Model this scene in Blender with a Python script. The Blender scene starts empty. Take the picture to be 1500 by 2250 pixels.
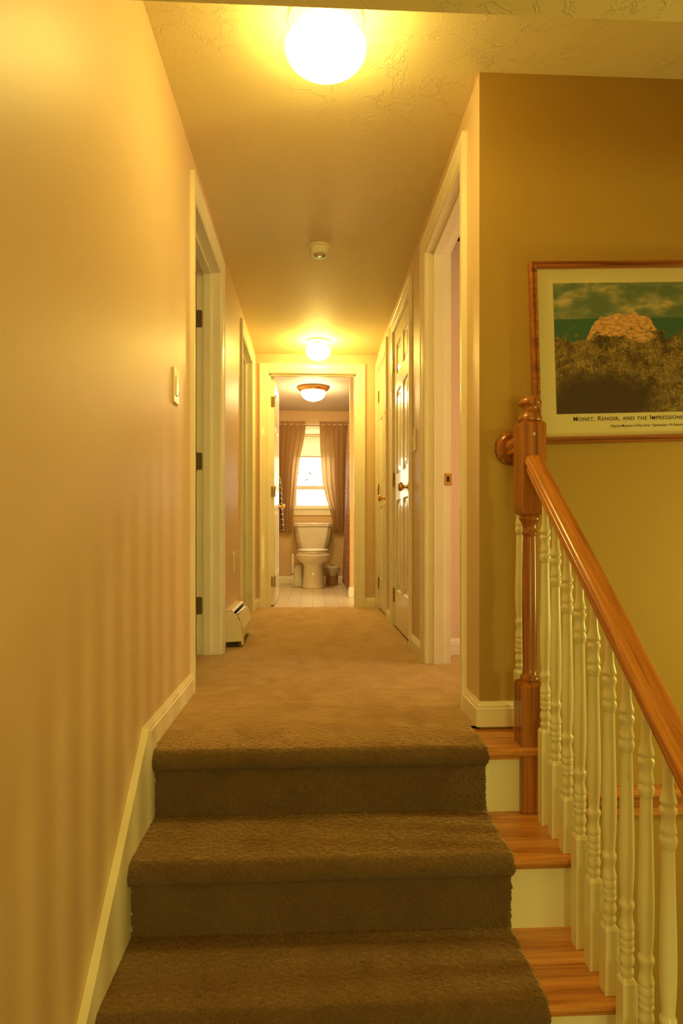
import bpy, math, random
from mathutils import Vector, Matrix, noise
random.seed(7)
PI = math.pi
sc = bpy.context.scene
COL = sc.collection

# ------------------------------------------------------------------ camera
YAW = math.atan(63 / 1350)
cam_d = bpy.data.cameras.new('camera')
cam = bpy.data.objects.new('camera', cam_d)
COL.objects.link(cam)
cam.location = (0, 0, .63)
cam.rotation_euler = (PI / 2, 0, -YAW)
cam_d.sensor_fit = 'VERTICAL'
cam_d.sensor_height = 36
cam_d.lens = 1350 / 2250 * 36
cam_d.shift_y = 46 / 2250
cam_d.clip_start = .02
sc.camera = cam

# ------------------------------------------------------------------ light
EXPOSURE = 0.45
LAMP = (1.0, .73, .17)
DAY = (1.0, .89, .20)
E_GLOBE = 35.0
E_GLOBE_FAR = 60.0
E_BATH = 58.0
P_BACK = 27.0
P_SIDE = 6.5
P_ROOM = 14.0
sc.view_settings.view_transform = 'Standard'
sc.view_settings.look = 'None'
sc.view_settings.gamma = 1
sc.view_settings.exposure = EXPOSURE
sc.view_settings.use_curve_mapping = False
sc.cycles.use_denoising = True
sc.cycles.max_bounces = 10
sc.cycles.diffuse_bounces = 6
sc.cycles.sample_clamp_indirect = 6

w = bpy.data.worlds.new('world')
sc.world = w
w.use_nodes = True
bg = w.node_tree.nodes['Background']
bg.inputs[0].default_value = (1.0, .96, .70, 1)
bg.inputs[1].default_value = 4.5


def area(name, loc, rot, sx, sy, power, color=DAY):
    d = bpy.data.lights.new(name, 'AREA')
    d.shape = 'RECTANGLE'
    d.size, d.size_y = sx, sy
    d.energy = power
    d.color = color
    o = bpy.data.objects.new(name, d)
    o.location = loc
    o.rotation_euler = rot
    COL.objects.link(o)
    return o


# daylight at unseen windows; none are modelled for the bedroom and left room
area('daylight_back_window', (.55, -2.47, .20), (PI / 2, 0, 0), 1.2, .7, P_BACK)
area('daylight_entry_sidelight', (2.09, 1.47, .42), (0, PI / 2, 0), .40, .09, P_SIDE)
area('daylight_bedroom_window', (2.55, 2.62, 1.2), (0, PI / 2, 0), .9, .8, P_ROOM, (1, .68, .24))
area('daylight_left_room_window', (-2.35, 3.0, 1.2), (0, -PI / 2, 0), .8, .8, 4.0)


# ------------------------------------------------------------------ materials
def newmat(name):
    m = bpy.data.materials.new(name)
    m.use_nodes = True
    return m, m.node_tree.nodes, m.node_tree.links, m.node_tree.nodes['Principled BSDF']


def texco(ns, ls, scale=(1, 1, 1), kind='Object'):
    tc = ns.new('ShaderNodeTexCoord')
    mp = ns.new('ShaderNodeMapping')
    mp.inputs['Scale'].default_value = scale
    ls.new(tc.outputs[kind], mp.inputs[0])
    return mp.outputs[0]


def nz(ns, ls, vec, scale, detail=3, rough=.5, dist=0):
    n = ns.new('ShaderNodeTexNoise')
    n.inputs['Scale'].default_value = scale
    n.inputs['Detail'].default_value = detail
    n.inputs['Roughness'].default_value = rough
    n.inputs['Distortion'].default_value = dist
    ls.new(vec, n.inputs['Vector'])
    return n.outputs[0]


def ramp(ns, ls, fac, stops, interp='LINEAR'):
    r = ns.new('ShaderNodeValToRGB')
    r.color_ramp.interpolation = interp
    while len(r.color_ramp.elements) < len(stops):
        r.color_ramp.elements.new(.5)
    for e, (p, c) in zip(r.color_ramp.elements, stops):
        e.position = p
        e.color = (*c, 1) if len(c) == 3 else c
    ls.new(fac, r.inputs[0])
    return r.outputs[0]


def bump(ns, ls, h, bs, strength, dist=.002):
    b = ns.new('ShaderNodeBump')
    b.inputs['Strength'].default_value = strength
    b.inputs['Distance'].default_value = dist
    ls.new(h, b.inputs['Height'])
    ls.new(b.outputs[0], bs.inputs['Normal'])
    return b


def mixc(ns, ls, fac, a, b, mode='MIX'):
    m = ns.new('ShaderNodeMix')
    m.data_type = 'RGBA'
    m.blend_type = mode
    for key, v in (('Factor', fac), ('A', a), ('B', b)):
        s = [i for i in m.inputs if i.name == key and (i.type == 'RGBA' if key != 'Factor' else i.type == 'VALUE')][0]
        if isinstance(v, (int, float)):
            s.default_value = v
        elif isinstance(v, tuple):
            s.default_value = (*v, 1)
        else:
            ls.new(v, s)
    return [o for o in m.outputs if o.type == 'RGBA'][0]


def plain(name, c, rough=.5, metal=0, spec=.5, coat=0, bscale=None, bstr=.1):
    m, ns, ls, bs = newmat(name)
    bs.inputs['Base Color'].default_value = (*c, 1)
    bs.inputs['Roughness'].default_value = rough
    bs.inputs['Metallic'].default_value = metal
    bs.inputs['Specular IOR Level'].default_value = spec
    bs.inputs['Coat Weight'].default_value = coat
    v = texco(ns, ls)
    n = nz(ns, ls, v, 6, 3)
    k = mixc(ns, ls, n, tuple(x * .94 for x in c), tuple(min(1, x * 1.06) for x in c))
    ls.new(k, bs.inputs['Base Color'])
    if bscale:
        bump(ns, ls, nz(ns, ls, v, bscale, 2), bs, bstr, .001)
    return m


def wall_mat(name, c, rough=.42, spec=.5):
    m, ns, ls, bs = newmat(name)
    v = texco(ns, ls)
    big = nz(ns, ls, v, 1.3, 3)
    k = mixc(ns, ls, big, tuple(x * .95 for x in c), tuple(min(1, x * 1.05) for x in c))
    sp = ramp(ns, ls, nz(ns, ls, v, 14, 2), [(.74, (0, 0, 0)), (.80, (.35, .35, .35))])
    k = mixc(ns, ls, sp, k, tuple(x * .8 for x in c))
    ls.new(k, bs.inputs['Base Color'])
    bs.inputs['Roughness'].default_value = rough
    bs.inputs['Specular IOR Level'].default_value = spec
    bump(ns, ls, nz(ns, ls, v, 150, 3, .55), bs, .22, .0012)
    return m


def ceiling_mat(name, c):
    m, ns, ls, bs = newmat(name)
    v = texco(ns, ls)
    k = mixc(ns, ls, nz(ns, ls, v, 2, 3), tuple(x * .96 for x in c), c)
    ls.new(k, bs.inputs['Base Color'])
    bs.inputs['Roughness'].default_value = .6
    bs.inputs['Specular IOR Level'].default_value = .3
    # skip trowel: flat plateaus with crisp short ridges plus fine grain
    a = ramp(ns, ls, nz(ns, ls, v, 11, 5, .6, .7), [(.505, (0, 0, 0)), (.525, (1, 1, 1)), (.56, (0, 0, 0))])
    patch_ = ramp(ns, ls, nz(ns, ls, v, 3.2, 3, .6), [(.43, (.25, .25, .25)), (.56, (1, 1, 1))])
    a = mixc(ns, ls, 1.0, a, patch_, 'MULTIPLY')
    b = nz(ns, ls, v, 130, 4, .6)
    mx = mixc(ns, ls, .45, a, b)
    bump(ns, ls, mx, bs, .75, .0032)
    return m


def carpet_mat(name, dark, light):
    m, ns, ls, bs = newmat(name)
    v = texco(ns, ls)
    big = nz(ns, ls, texco(ns, ls, (3.2, 1.6, 3)), 2.2, 4, .6, .6)
    fine = nz(ns, ls, v, 420, 3, .7)
    midn = nz(ns, ls, texco(ns, ls, (1, 2.2, 1)), 40, 3, .6)
    c1 = ramp(ns, ls, big, [(.33, dark), (.62, light)])
    c2 = mixc(ns, ls, ramp(ns, ls, fine, [(.36, (.38, .36, .34)), (.62, (1.1, 1.1, 1.1))]), (0, 0, 0), c1)
    k = mixc(ns, ls, .8, c1, c2)
    stain = ramp(ns, ls, nz(ns, ls, texco(ns, ls, (1, 1, 2)), 7, 3, .6), [(.55, (1, 1, 1)), (.80, (.80, .75, .70))])
    k = mixc(ns, ls, 1.0, k, stain, 'MULTIPLY')
    # pile darker seen straight on; shade of risers and nosing undersides painted in
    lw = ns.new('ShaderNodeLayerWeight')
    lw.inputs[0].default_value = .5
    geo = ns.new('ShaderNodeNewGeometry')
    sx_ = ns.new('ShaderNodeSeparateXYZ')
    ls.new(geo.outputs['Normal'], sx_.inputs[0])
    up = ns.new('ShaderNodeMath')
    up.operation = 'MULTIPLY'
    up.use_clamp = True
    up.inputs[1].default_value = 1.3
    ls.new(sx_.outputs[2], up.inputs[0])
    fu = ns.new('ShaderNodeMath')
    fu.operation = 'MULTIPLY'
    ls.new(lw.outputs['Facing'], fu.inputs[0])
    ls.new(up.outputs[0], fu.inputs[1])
    pile_shade = ramp(ns, ls, fu.outputs[0], [(.10, (.27, .23, .19)), (.50, (.50, .45, .40)), (.78, (1, 1, 1))])
    k = mixc(ns, ls, 1.0, k, pile_shade, 'MULTIPLY')
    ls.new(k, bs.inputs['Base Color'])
    bs.inputs['Roughness'].default_value = 1
    bs.inputs['Specular IOR Level'].default_value = .05
    bs.inputs['Sheen Weight'].default_value = .12
    bs.inputs['Sheen Roughness'].default_value = .6
    h = mixc(ns, ls, .35, fine, midn)
    bump(ns, ls, h, bs, 1.0, .007)
    return m


def oak_mat(name, axis, c_dark, c_mid, c_light, rough=.28, tilt=0):
    m, ns, ls, bs = newmat(name)
    sc3 = {'x': (1.6, 60, 60), 'y': (60, 1.6, 60), 'z': (60, 60, 1.6)}[axis]
    turn_ = texco(ns, ls)
    turn_.node.inputs['Rotation'].default_value = (tilt, 0, 0)

    def scaled(sc_):
        q = ns.new('ShaderNodeMapping')
        q.inputs['Scale'].default_value = sc_
        ls.new(turn_, q.inputs[0])
        return q.outputs[0]
    v = scaled(sc3)
    g = nz(ns, ls, v, 1.0, 4, .6, .35)
    k = ramp(ns, ls, g, [(.30, c_dark), (.45, c_mid), (.66, c_light)])
    sc4 = tuple(s * 5 if s > 5 else s * 3 for s in sc3)
    pores = ramp(ns, ls, nz(ns, ls, scaled(sc4), 1.2, 3), [(.40, (.72, .64, .58)), (.5, (1, 1, 1))])
    k = mixc(ns, ls, .8, k, pores, 'MULTIPLY')
    ls.new(k, bs.inputs['Base Color'])
    bs.inputs['Roughness'].default_value = rough
    bs.inputs['Coat Weight'].default_value = .35
    bs.inputs['Coat Roughness'].default_value = .15
    bump(ns, ls, pores, bs, .12, .0004)
    return m


def emit_mat(name, c, s):
    m, ns, ls, bs = newmat(name)
    bs.inputs['Base Color'].default_value = (.9, .88, .8, 1)
    bs.inputs['Roughness'].default_value = .2
    bs.inputs['Emission Color'].default_value = (*c, 1)
    bs.inputs['Emission Strength'].default_value = s
    return m


TAN = (.70, .52, .33)
M_wall = wall_mat('tan_wall_paint', TAN, .44)
M_wallstair = wall_mat('shaded_tan_wall_paint', (.42, .27, .065), .6, .3)  # hall tan darkened: the stair wall's weaker light is put into the colour
M_wallbath = wall_mat('bath_wall_paint', (.68, .50, .26), .5)
M_wallpart = wall_mat('orange_tan_wall_paint', (.74, .45, .16), .5)
M_pink = wall_mat('pink_wall_paint', (.80, .60, .44), .6)
M_dim = wall_mat('plain_room_paint', (.55, .52, .38), .7)
M_ceil = ceiling_mat('textured_ceiling_paint', (.82, .70, .40))
M_bathceil = ceiling_mat('bath_ceiling_paint', (.80, .74, .66))
M_trim = plain('cream_trim_paint', (.90, .83, .66), .28, coat=.2, bscale=60, bstr=.05)
M_door = plain('cream_door_paint', (.86, .81, .66), .26, coat=.25, bscale=90, bstr=.05)
M_bal = plain('baluster_paint', (.86, .83, .62), .30, coat=.2, bscale=50, bstr=.05)
M_riser = plain('riser_paint', (.84, .82, .66), .5, bscale=120, bstr=.08)
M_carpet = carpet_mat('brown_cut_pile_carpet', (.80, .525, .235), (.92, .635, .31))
M_oakrail = oak_mat('oak_rail', 'y', (.22, .07, .012), (.50, .18, .035), (.62, .26, .06), .22)
M_oakslope = oak_mat('oak_sloping_rail', 'y', (.26, .08, .014), (.54, .20, .038), (.68, .29, .065), .22, -math.atan(.82))
M_oakpost = oak_mat('oak_post', 'z', (.13, .038, .008), (.34, .115, .022), (.50, .19, .04), .3)
M_oaktread = oak_mat('oak_tread', 'x', (.28, .10, .022), (.55, .22, .05), (.68, .31, .085), .35)
M_oakframe = oak_mat('oak_frame', 'x', (.12, .032, .006), (.28, .085, .016), (.42, .14, .03), .3)
M_brass = plain('antique_brass', (.75, .48, .18), .22, 1)
M_hinge = plain('dull_bronze_hinge', (.20, .15, .08), .45, .8)
M_brasshinge = plain('brass_hinge', (.36, .25, .11), .45, .9)
M_chrome = plain('chrome', (.7, .68, .6), .15, 1)
M_plate = plain('cream_plastic', (.88, .82, .66), .25)
M_metalwhite = plain('heater_enamel', (.80, .72, .52), .35)
M_dark = plain('dark_interior', (.04, .032, .022), .6)
M_fin = plain('aluminium_fins', (.30, .24, .15), .4, .7)
M_porc = plain('porcelain', (.86, .80, .66), .12, coat=.5)
M_seat = plain('toilet_seat_plastic', (.88, .84, .74), .18)
M_white = plain('white_plastic', (.86, .84, .74), .35)
M_bin = plain('brown_bin_plastic', (.38, .22, .12), .4)
M_mat = plain('picture_mat_board', (.62, .55, .32), .6)
M_skyblock = plain('sky_blocker_sheet', (.8, .72, .5), .9)  # opaque sheet added in unseen windows to keep sky light out
M_ink = plain('dark_ink', (.05, .035, .02), .6)
M_gray = plain('grey_detector_ring', (.35, .30, .22), .5)
M_void = plain('grey_subfloor', (.3, .25, .18), .9)
M_globe = emit_mat('lit_globe_near', LAMP, E_GLOBE)
M_globe2 = emit_mat('lit_globe_far', LAMP, E_GLOBE_FAR)
M_globe3 = emit_mat('lit_bowl_bath', (1, .70, .30), E_BATH)


def glass_mat():
    m, ns, ls, bs = newmat('window_glass')
    bs.inputs['Roughness'].default_value = .02
    tr = ns.new('ShaderNodeBsdfTransparent')
    mx = ns.new('ShaderNodeMixShader')
    mx.inputs[0].default_value = .06
    ls.new(tr.outputs[0], mx.inputs[1])
    ls.new(bs.outputs[0], mx.inputs[2])
    ls.new(mx.outputs[0], ns['Material Output'].inputs[0])
    return m


M_glass = glass_mat()


def cloth_mat(name, c, transl, stripes=0, rough=.9):
    m, ns, ls, bs = newmat(name)
    bs.inputs['Roughness'].default_value = rough
    bs.inputs['Specular IOR Level'].default_value = .1
    v = texco(ns, ls)
    k = mixc(ns, ls, nz(ns, ls, v, 90, 3), tuple(x * .8 for x in c), c)
    ls.new(k, bs.inputs['Base Color'])
    bump(ns, ls, nz(ns, ls, v, 500, 2), bs, .2, .0006)
    tr = ns.new('ShaderNodeBsdfTranslucent')
    tr.inputs[0].default_value = (*[min(.92, x * 1.55) for x in c], 1)
    mx = ns.new('ShaderNodeMixShader')
    mx.inputs[0].default_value = transl
    ls.new(bs.outputs[0], mx.inputs[1])
    ls.new(tr.outputs[0], mx.inputs[2])
    ls.new(mx.outputs[0], ns['Material Output'].inputs[0])
    return m


M_curtain = cloth_mat('tan_curtain_cloth', (.52, .35, .17), .36)
M_shade = cloth_mat('cream_roller_shade', (.60, .55, .34), .28)


def shower_mat():
    m, ns, ls, bs = newmat('patterned_shower_curtain')
    v = texco(ns, ls)
    wv = ns.new('ShaderNodeTexWave')
    wv.inputs['Scale'].default_value = 14
    wv.inputs['Distortion'].default_value = 18
    wv.inputs['Detail'].default_value = 1
    wv.inputs['Detail Scale'].default_value = 1.2
    ls.new(v, wv.inputs[0])
    f = ramp(ns, ls, wv.outputs[0], [(.35, (0, 0, 0)), (.55, (1, 1, 1))])
    k = mixc(ns, ls, f, (.16, .07, .06), (.36, .20, .15))
    ls.new(k, bs.inputs['Base Color'])
    bs.inputs['Roughness'].default_value = .45
    return m


M_shower = shower_mat()


def towel_mat():
    m, ns, ls, bs = newmat('checked_towel_cloth')
    v = texco(ns, ls)
    b = ns.new('ShaderNodeTexBrick')
    b.offset = 0
    b.inputs['Color1'].default_value = (.10, .055, .03, 1)
    b.inputs['Color2'].default_value = (.16, .09, .05, 1)
    b.inputs['Mortar'].default_value = (.72, .64, .50, 1)
    b.inputs['Scale'].default_value = 1
    b.inputs['Brick Width'].default_value = .05
    b.inputs['Row Height'].default_value = .055
    b.inputs['Mortar Size'].default_value = .005
    mp = ns.new('ShaderNodeMapping')
    mp.inputs['Rotation'].default_value = (0, PI / 2, 0)
    tc = ns.new('ShaderNodeTexCoord')
    ls.new(tc.outputs['UV'], mp.inputs[0])
    ls.new(tc.outputs['UV'], b.inputs[0])
    ls.new(b.outputs[0], bs.inputs['Base Color'])
    bs.inputs['Roughness'].default_value = 1
    return m


M_towel = towel_mat()


def vinyl_mat():
    m, ns, ls, bs = newmat('cream_vinyl_tile')
    v = texco(ns, ls)
    b = ns.new('ShaderNodeTexBrick')
    b.offset = 0
    b.inputs['Color1'].default_value = (.74, .63, .44, 1)
    b.inputs['Color2'].default_value = (.80, .70, .52, 1)
    b.inputs['Mortar'].default_value = (.55, .45, .30, 1)
    b.inputs['Scale'].default_value = 1
    b.inputs['Brick Width'].default_value = .115
    b.inputs['Row Height'].default_value = .115
    b.inputs['Mortar Size'].default_value = .004
    b.inputs['Mortar Smooth'].default_value = .4
    ls.new(v, b.inputs[0])
    k = mixc(ns, ls, nz(ns, ls, v, 25, 3), (.82, .8, .76), (1, 1, 1))
    k = mixc(ns, ls, 1.0, b.outputs[0], k, 'MULTIPLY')
    ls.new(k, bs.inputs['Base Color'])
    bs.inputs['Roughness'].default_value = .3
    bump(ns, ls, b.outputs['Fac'], bs, -.2, .001)
    return m


M_vinyl = vinyl_mat()


def art_mat():
    """Seaside landscape print: cloudy sky, teal sea band, brushy dune scrub. UV 0..1 over the printed area."""
    m, ns, ls, bs = newmat('seaside_print_ink')
    tc = ns.new('ShaderNodeTexCoord')
    uv = tc.outputs['UV']
    sp = ns.new('ShaderNodeSeparateXYZ')
    ls.new(uv, sp.inputs[0])

    def mp(scale):
        q = ns.new('ShaderNodeMapping')
        q.inputs['Scale'].default_value = scale
        ls.new(uv, q.inputs[0])
        return q.outputs[0]

    def math_(op, a, b=None):
        n = ns.new('ShaderNodeMath')
        n.operation = op
        for i, x in enumerate((a, b)):
            if x is None:
                continue
            if isinstance(x, (int, float)):
                n.inputs[i].default_value = x
            else:
                ls.new(x, n.inputs[i])
        return n.outputs[0]
    clouds = nz(ns, ls, mp((5, 7, 1)), 1.3, 4, .5)
    sky = ramp(ns, ls, clouds, [(.42, (.10, .15, .09)), (.54, (.20, .23, .12)), (.66, (.46, .37, .20))])
    sea = mixc(ns, ls, nz(ns, ls, mp((8, 50, 1)), 1.5, 3), (.02, .08, .055), (.05, .14, .08))
    # scrub
    n1 = nz(ns, ls, mp((7, 6, 1)), 1.4, 5, .65)
    n2 = nz(ns, ls, mp((38, 26, 1)), 1.3, 6, .85, 1.2)
    scrub = ramp(ns, ls, n2, [(.34, (.035, .018, .010)), (.46, (.14, .09, .028)), (.56, (.30, .21, .07)), (.68, (.52, .38, .15))])
    flowers = ramp(ns, ls, nz(ns, ls, mp((36, 30, 1)), 2.0, 2), [(.66, (0, 0, 0)), (.72, (1, 1, 1))])
    scrub = mixc(ns, ls, math_('MULTIPLY', flowers, .6), scrub, (.55, .22, .10))
    tone = ramp(ns, ls, nz(ns, ls, mp((9, 6, 1)), 1.0, 4, .7), [(.38, (.30, .26, .22)), (.50, (.85, .82, .70)), (.60, (1.0, 1.0, 1.0))])
    scrub = mixc(ns, ls, 1.0, scrub, tone, 'MULTIPLY')
    # dark hollow low on the left
    dx = math_('SUBTRACT', sp.outputs[0], .25)
    dy = math_('SUBTRACT', sp.outputs[1], .10)
    dd = math_('ADD', math_('MULTIPLY', math_('MULTIPLY', dx, dx), 6.0), math_('MULTIPLY', math_('MULTIPLY', dy, dy), 16.0))
    dd = math_('ADD', dd, math_('MULTIPLY', math_('SUBTRACT', n1, .5), 1.2))
    darkm = ramp(ns, ls, dd, [(.30, (1, 1, 1)), (.95, (0, 0, 0))])
    scrub = mixc(ns, ls, darkm, scrub, mixc(ns, ls, n2, (.012, .006, .005), (.09, .045, .02)))
    edge = math_('ADD', sp.outputs[1], math_('MULTIPLY', math_('SUBTRACT', n1, .5), -.55))
    edge = math_('ADD', edge, math_('MULTIPLY', math_('SUBTRACT', n2, .5), -.05))
    is_scrub = math_('LESS_THAN', edge, .58)
    is_sea = math_('LESS_THAN', sp.outputs[1], .725)
    # a sunlit rocky knoll standing in front of the sea
    kx = math_('DIVIDE', math_('SUBTRACT', sp.outputs[0], .38), .20)
    kn = math_('SUBTRACT', 1.0, math_('MULTIPLY', kx, kx))
    kh = math_('ADD', math_('ADD', .60, math_('MULTIPLY', math_('MINIMUM', kn, .62), .24)), math_('MULTIPLY', math_('SUBTRACT', nz(ns, ls, mp((16, 3, 1)), 1.0, 3), .5), .12))
    knoll = math_('LESS_THAN', sp.outputs[1], kh)
    kc = ramp(ns, ls, nz(ns, ls, mp((30, 40, 1)), 1.2, 4, .7, .5), [(.35, (.34, .15, .05)), (.5, (.56, .30, .12)), (.65, (.68, .42, .20))])
    k = mixc(ns, ls, is_sea, sky, sea)
    k = mixc(ns, ls, knoll, k, kc)
    k = mixc(ns, ls, is_scrub, k, scrub)
    ls.new(k, bs.inputs['Base Color'])
    bs.inputs['Roughness'].default_value = .55
    return m


M_art = art_mat()


def leaf_mat():
    m = plain('pale_leaf', (.09, .12, .09), .9)
    return m


M_leaf = leaf_mat()


# ------------------------------------------------------------------ geometry helpers
class MB:
    def __init__(s):
        s.v, s.f, s.uv = [], [], {}

    def add(s, vs, fs):
        b = len(s.v)
        s.v += [tuple(x) for x in vs]
        s.f += [tuple(b + i for i in f) for f in fs]
        return s

    def box(s, x0, x1, y0, y1, z0, z1):
        vs = [(x, y, z) for z in (z0, z1) for y in (y0, y1) for x in (x0, x1)]
        return s.add(vs, [(0, 2, 3, 1), (4, 5, 7, 6), (0, 1, 5, 4), (2, 6, 7, 3), (0, 4, 6, 2), (1, 3, 7, 5)])

    def lathe(s, prof, seg=32, at=(0, 0, 0), axis='z', sgn=1):
        """prof: list of (radius, height)"""
        vs, fs = [], []
        n = len(prof)
        for i in range(seg):
            a = 2 * PI * i / seg
            for r, h in prof:
                c, d = r * math.cos(a), r * math.sin(a)
                h2 = h * sgn
                p = {'z': (c, d, h2), 'x': (h2, c, d), 'y': (c, h2, d)}[axis]
                vs.append((p[0] + at[0], p[1] + at[1], p[2] + at[2]))
        for i in range(seg):
            j = (i + 1) % seg
            for k in range(n - 1):
                fs.append((i * n + k, j * n + k, j * n + k + 1, i * n + k + 1))
        fs.append(tuple(i * n for i in range(seg))[::-1])
        fs.append(tuple(i * n + n - 1 for i in range(seg)))
        return s.add(vs, fs)

    def loft(s, rings, closed=True, caps=True):
        n = len(rings[0])
        vs = [p for r in rings for p in r]
        fs = []
        for k in range(len(rings) - 1):
            for i in range(n if closed else n - 1):
                j = (i + 1) % n
                fs.append((k * n + i, k * n + j, (k + 1) * n + j, (k + 1) * n + i))
        if caps and closed:
            fs.append(tuple(range(n))[::-1])
            fs.append(tuple(range((len(rings) - 1) * n, len(rings) * n)))
        return s.add(vs, fs)

    def grid(s, rows):
        """rows: list of lists of points; makes an open sheet"""
        m = len(rows[0])
        vs = [p for r in rows for p in r]
        fs = [(i * m + j, i * m + j + 1, (i + 1) * m + j + 1, (i + 1) * m + j)
              for i in range(len(rows) - 1) for j in range(m - 1)]
        return s.add(vs, fs)

    def build(s, name, mat, parent=None, smooth=False, bevel=0, solid=0, loc=None, kind=None, subsurf=0, segs=2, angle=40):
        me = bpy.data.meshes.new(name)
        me.from_pydata(s.v, [], s.f)
        import bmesh
        b = bmesh.new()
        b.from_mesh(me)
        bmesh.ops.recalc_face_normals(b, faces=b.faces)
        b.to_mesh(me)
        b.free()
        me.materials.append(mat)
        if smooth:
            me.polygons.foreach_set('use_smooth', [True] * len(me.polygons))
            if smooth != 'all':
                me.set_sharp_from_angle(angle=math.radians(angle))
        me.update()
        o = bpy.data.objects.new(name, me)
        COL.objects.link(o)
        if parent:
            o.parent = parent
            o.matrix_parent_inverse = parent_world(parent).inverted()
        if solid:
            md = o.modifiers.new('solid', 'SOLIDIFY')
            md.thickness = solid
            md.offset = 0
        if bevel:
            md = o.modifiers.new('bevel', 'BEVEL')
            md.width = bevel
            md.segments = segs
            md.limit_method = 'ANGLE'
            md.angle_limit = math.radians(35)
        if subsurf:
            md = o.modifiers.new('sub', 'SUBSURF')
            md.levels = md.render_levels = subsurf
        if kind:
            o['kind'] = kind
        return o


def parent_world(o):
    m = Matrix.LocRotScale(o.location, o.rotation_euler, None)
    if o.parent:
        m = parent_world(o.parent) @ o.matrix_parent_inverse @ m
    return m


def thing(name, loc, label=None, cat=None, group=None, kind=None):
    o = bpy.data.objects.new(name, None)
    o.empty_display_size = .05
    o.location = loc
    COL.objects.link(o)
    tag(o, label, cat, group, kind)
    return o


def tag(o, label=None, cat=None, group=None, kind=None):
    if label:
        o['label'] = label
    if cat:
        o['category'] = cat
    if group:
        o['group'] = group
    if kind:
        o['kind'] = kind
    return o


def struct(name, mb, mat, **k):
    return mb.build(name, mat, kind='structure', **k)


def arc(cx, cy, r, a0, a1, n):
    return [(cx + r * math.cos(math.radians(a0 + (a1 - a0) * i / n)), cy + r * math.sin(math.radians(a0 + (a1 - a0) * i / n))) for i in range(n + 1)]


# ------------------------------------------------------------------ dimensions
XL, XR = -.48, .544       # hall walls
YW = 1.985                # wall carrying the picture
YE = 5.186                # wall with the bathroom doorway
YB = 7.66                 # bathroom back wall
CEIL = 2.136
LOWC = 1.51               # ceiling over the foot of the stairs
YH = 1.03                 # where it steps up
OT = 1.985                # door opening top
RISE, RUN = .198, .236
NOSE1, RIS1 = 1.783, 1.820
L1, L2 = (2.50, 3.21), (4.16, 4.89)
R1, R2, R3 = (2.22, 2.94), (3.42, 4.14), (4.50, 5.11)
DB = (-.377, .372)        # bathroom doorway in x

# ------------------------------------------------------------------ structure


def wall_x(name, x0, x1, y0, y1, z0, z1, openings, mat):
    mb = MB()
    y = y0
    for a, b in openings:
        mb.box(x0, x1, y, a, z0, z1)
        mb.box(x0, x1, a, b, OT, z1)
        if z0 < -.05:
            mb.box(x0, x1, a, b, z0, -.02)
        y = b
    mb.box(x0, x1, y, y1, z0, z1)
    return struct(name, mb, mat)


wall_x('wall_left', XL - .12, XL, -2.6, YE + .12, -1.2, CEIL + .1, [L1, L2], M_wall)
wall_x('wall_right', XR, XR + .12, YW + .003, YE + .12, -1.2, CEIL + .1, [R1, R2, R3], M_wall)
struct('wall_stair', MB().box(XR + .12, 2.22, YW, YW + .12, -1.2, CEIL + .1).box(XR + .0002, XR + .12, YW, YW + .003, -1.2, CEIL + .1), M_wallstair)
mb = MB()
mb.box(XL, DB[0], YE, YE + .12, -.02, CEIL + .1)
mb.box(DB[1], XR, YE, YE + .12, -.02, CEIL + .1)
mb.box(DB[0], DB[1], YE, YE + .12, OT + .005, CEIL + .1)
struct('wall_end', mb, M_wall)
# ceilings
struct('ceiling', MB().box(XL, 2.22, YH, YE, CEIL, CEIL + .1), M_ceil)
mb = MB()
mb.box(XL, 2.22, -2.6, YH - .02, LOWC, LOWC + .1)
mb.box(XL, 2.22, YH - .02, YH + .0, LOWC, CEIL)
o = struct('ceiling_lower', mb, M_ceil)
# lower hall shell behind the camera
mb = MB()
mb.box(XL, -.30, -2.6, -2.5, -1.2, LOWC)
mb.box(1.4, 2.22, -2.6, -2.5, -1.2, LOWC)
mb.box(-.30, 1.4, -2.6, -2.5, -1.2, -.2)
mb.box(-.30, 1.4, -2.6, -2.5, .9, LOWC)
struct('wall_back', mb, M_wall)
mb = MB()
mb.box(2.12, 2.22, -2.5, 1.42, -1.2, CEIL)
mb.box(2.12, 2.22, 1.52, YW, -1.2, CEIL)
mb.box(2.12, 2.22, 1.42, 1.52, -1.2, -.2)
mb.box(2.12, 2.22, 1.42, 1.52, .85, CEIL)
struct('wall_entry', mb, M_wall)
struct('floor_lower', MB().box(XL, 2.12, -2.5, YW, -1.2, -1.0), M_void)
# floors
struct('floor', MB().box(XL - .12, XR + .12, RIS1 + .02, YE + .06, -.14, -.012), M_void)
# left rooms
mb = MB()
mb.box(-2.4, -2.3, 2.3, YE + .12, -.02, CEIL)
mb.box(-2.4, XL - .12, 2.2, 2.3, -.02, CEIL)
mb.box(-2.4, XL - .12, 3.75, 3.83, -.02, CEIL)
mb.box(-2.4, XL - .12, YE + .12, YE + .22, -.02, CEIL)
struct('wall_left_rooms', mb, M_dim)
struct('floor_left_rooms', MB().box(-2.4, XL - .12, 2.2, YE + .2, -.14, -.004), M_carpet)
struct('ceiling_left_rooms', MB().box(-2.4, XL - .12, 2.2, YE + .2, CEIL, CEIL + .1), M_ceil)
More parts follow.
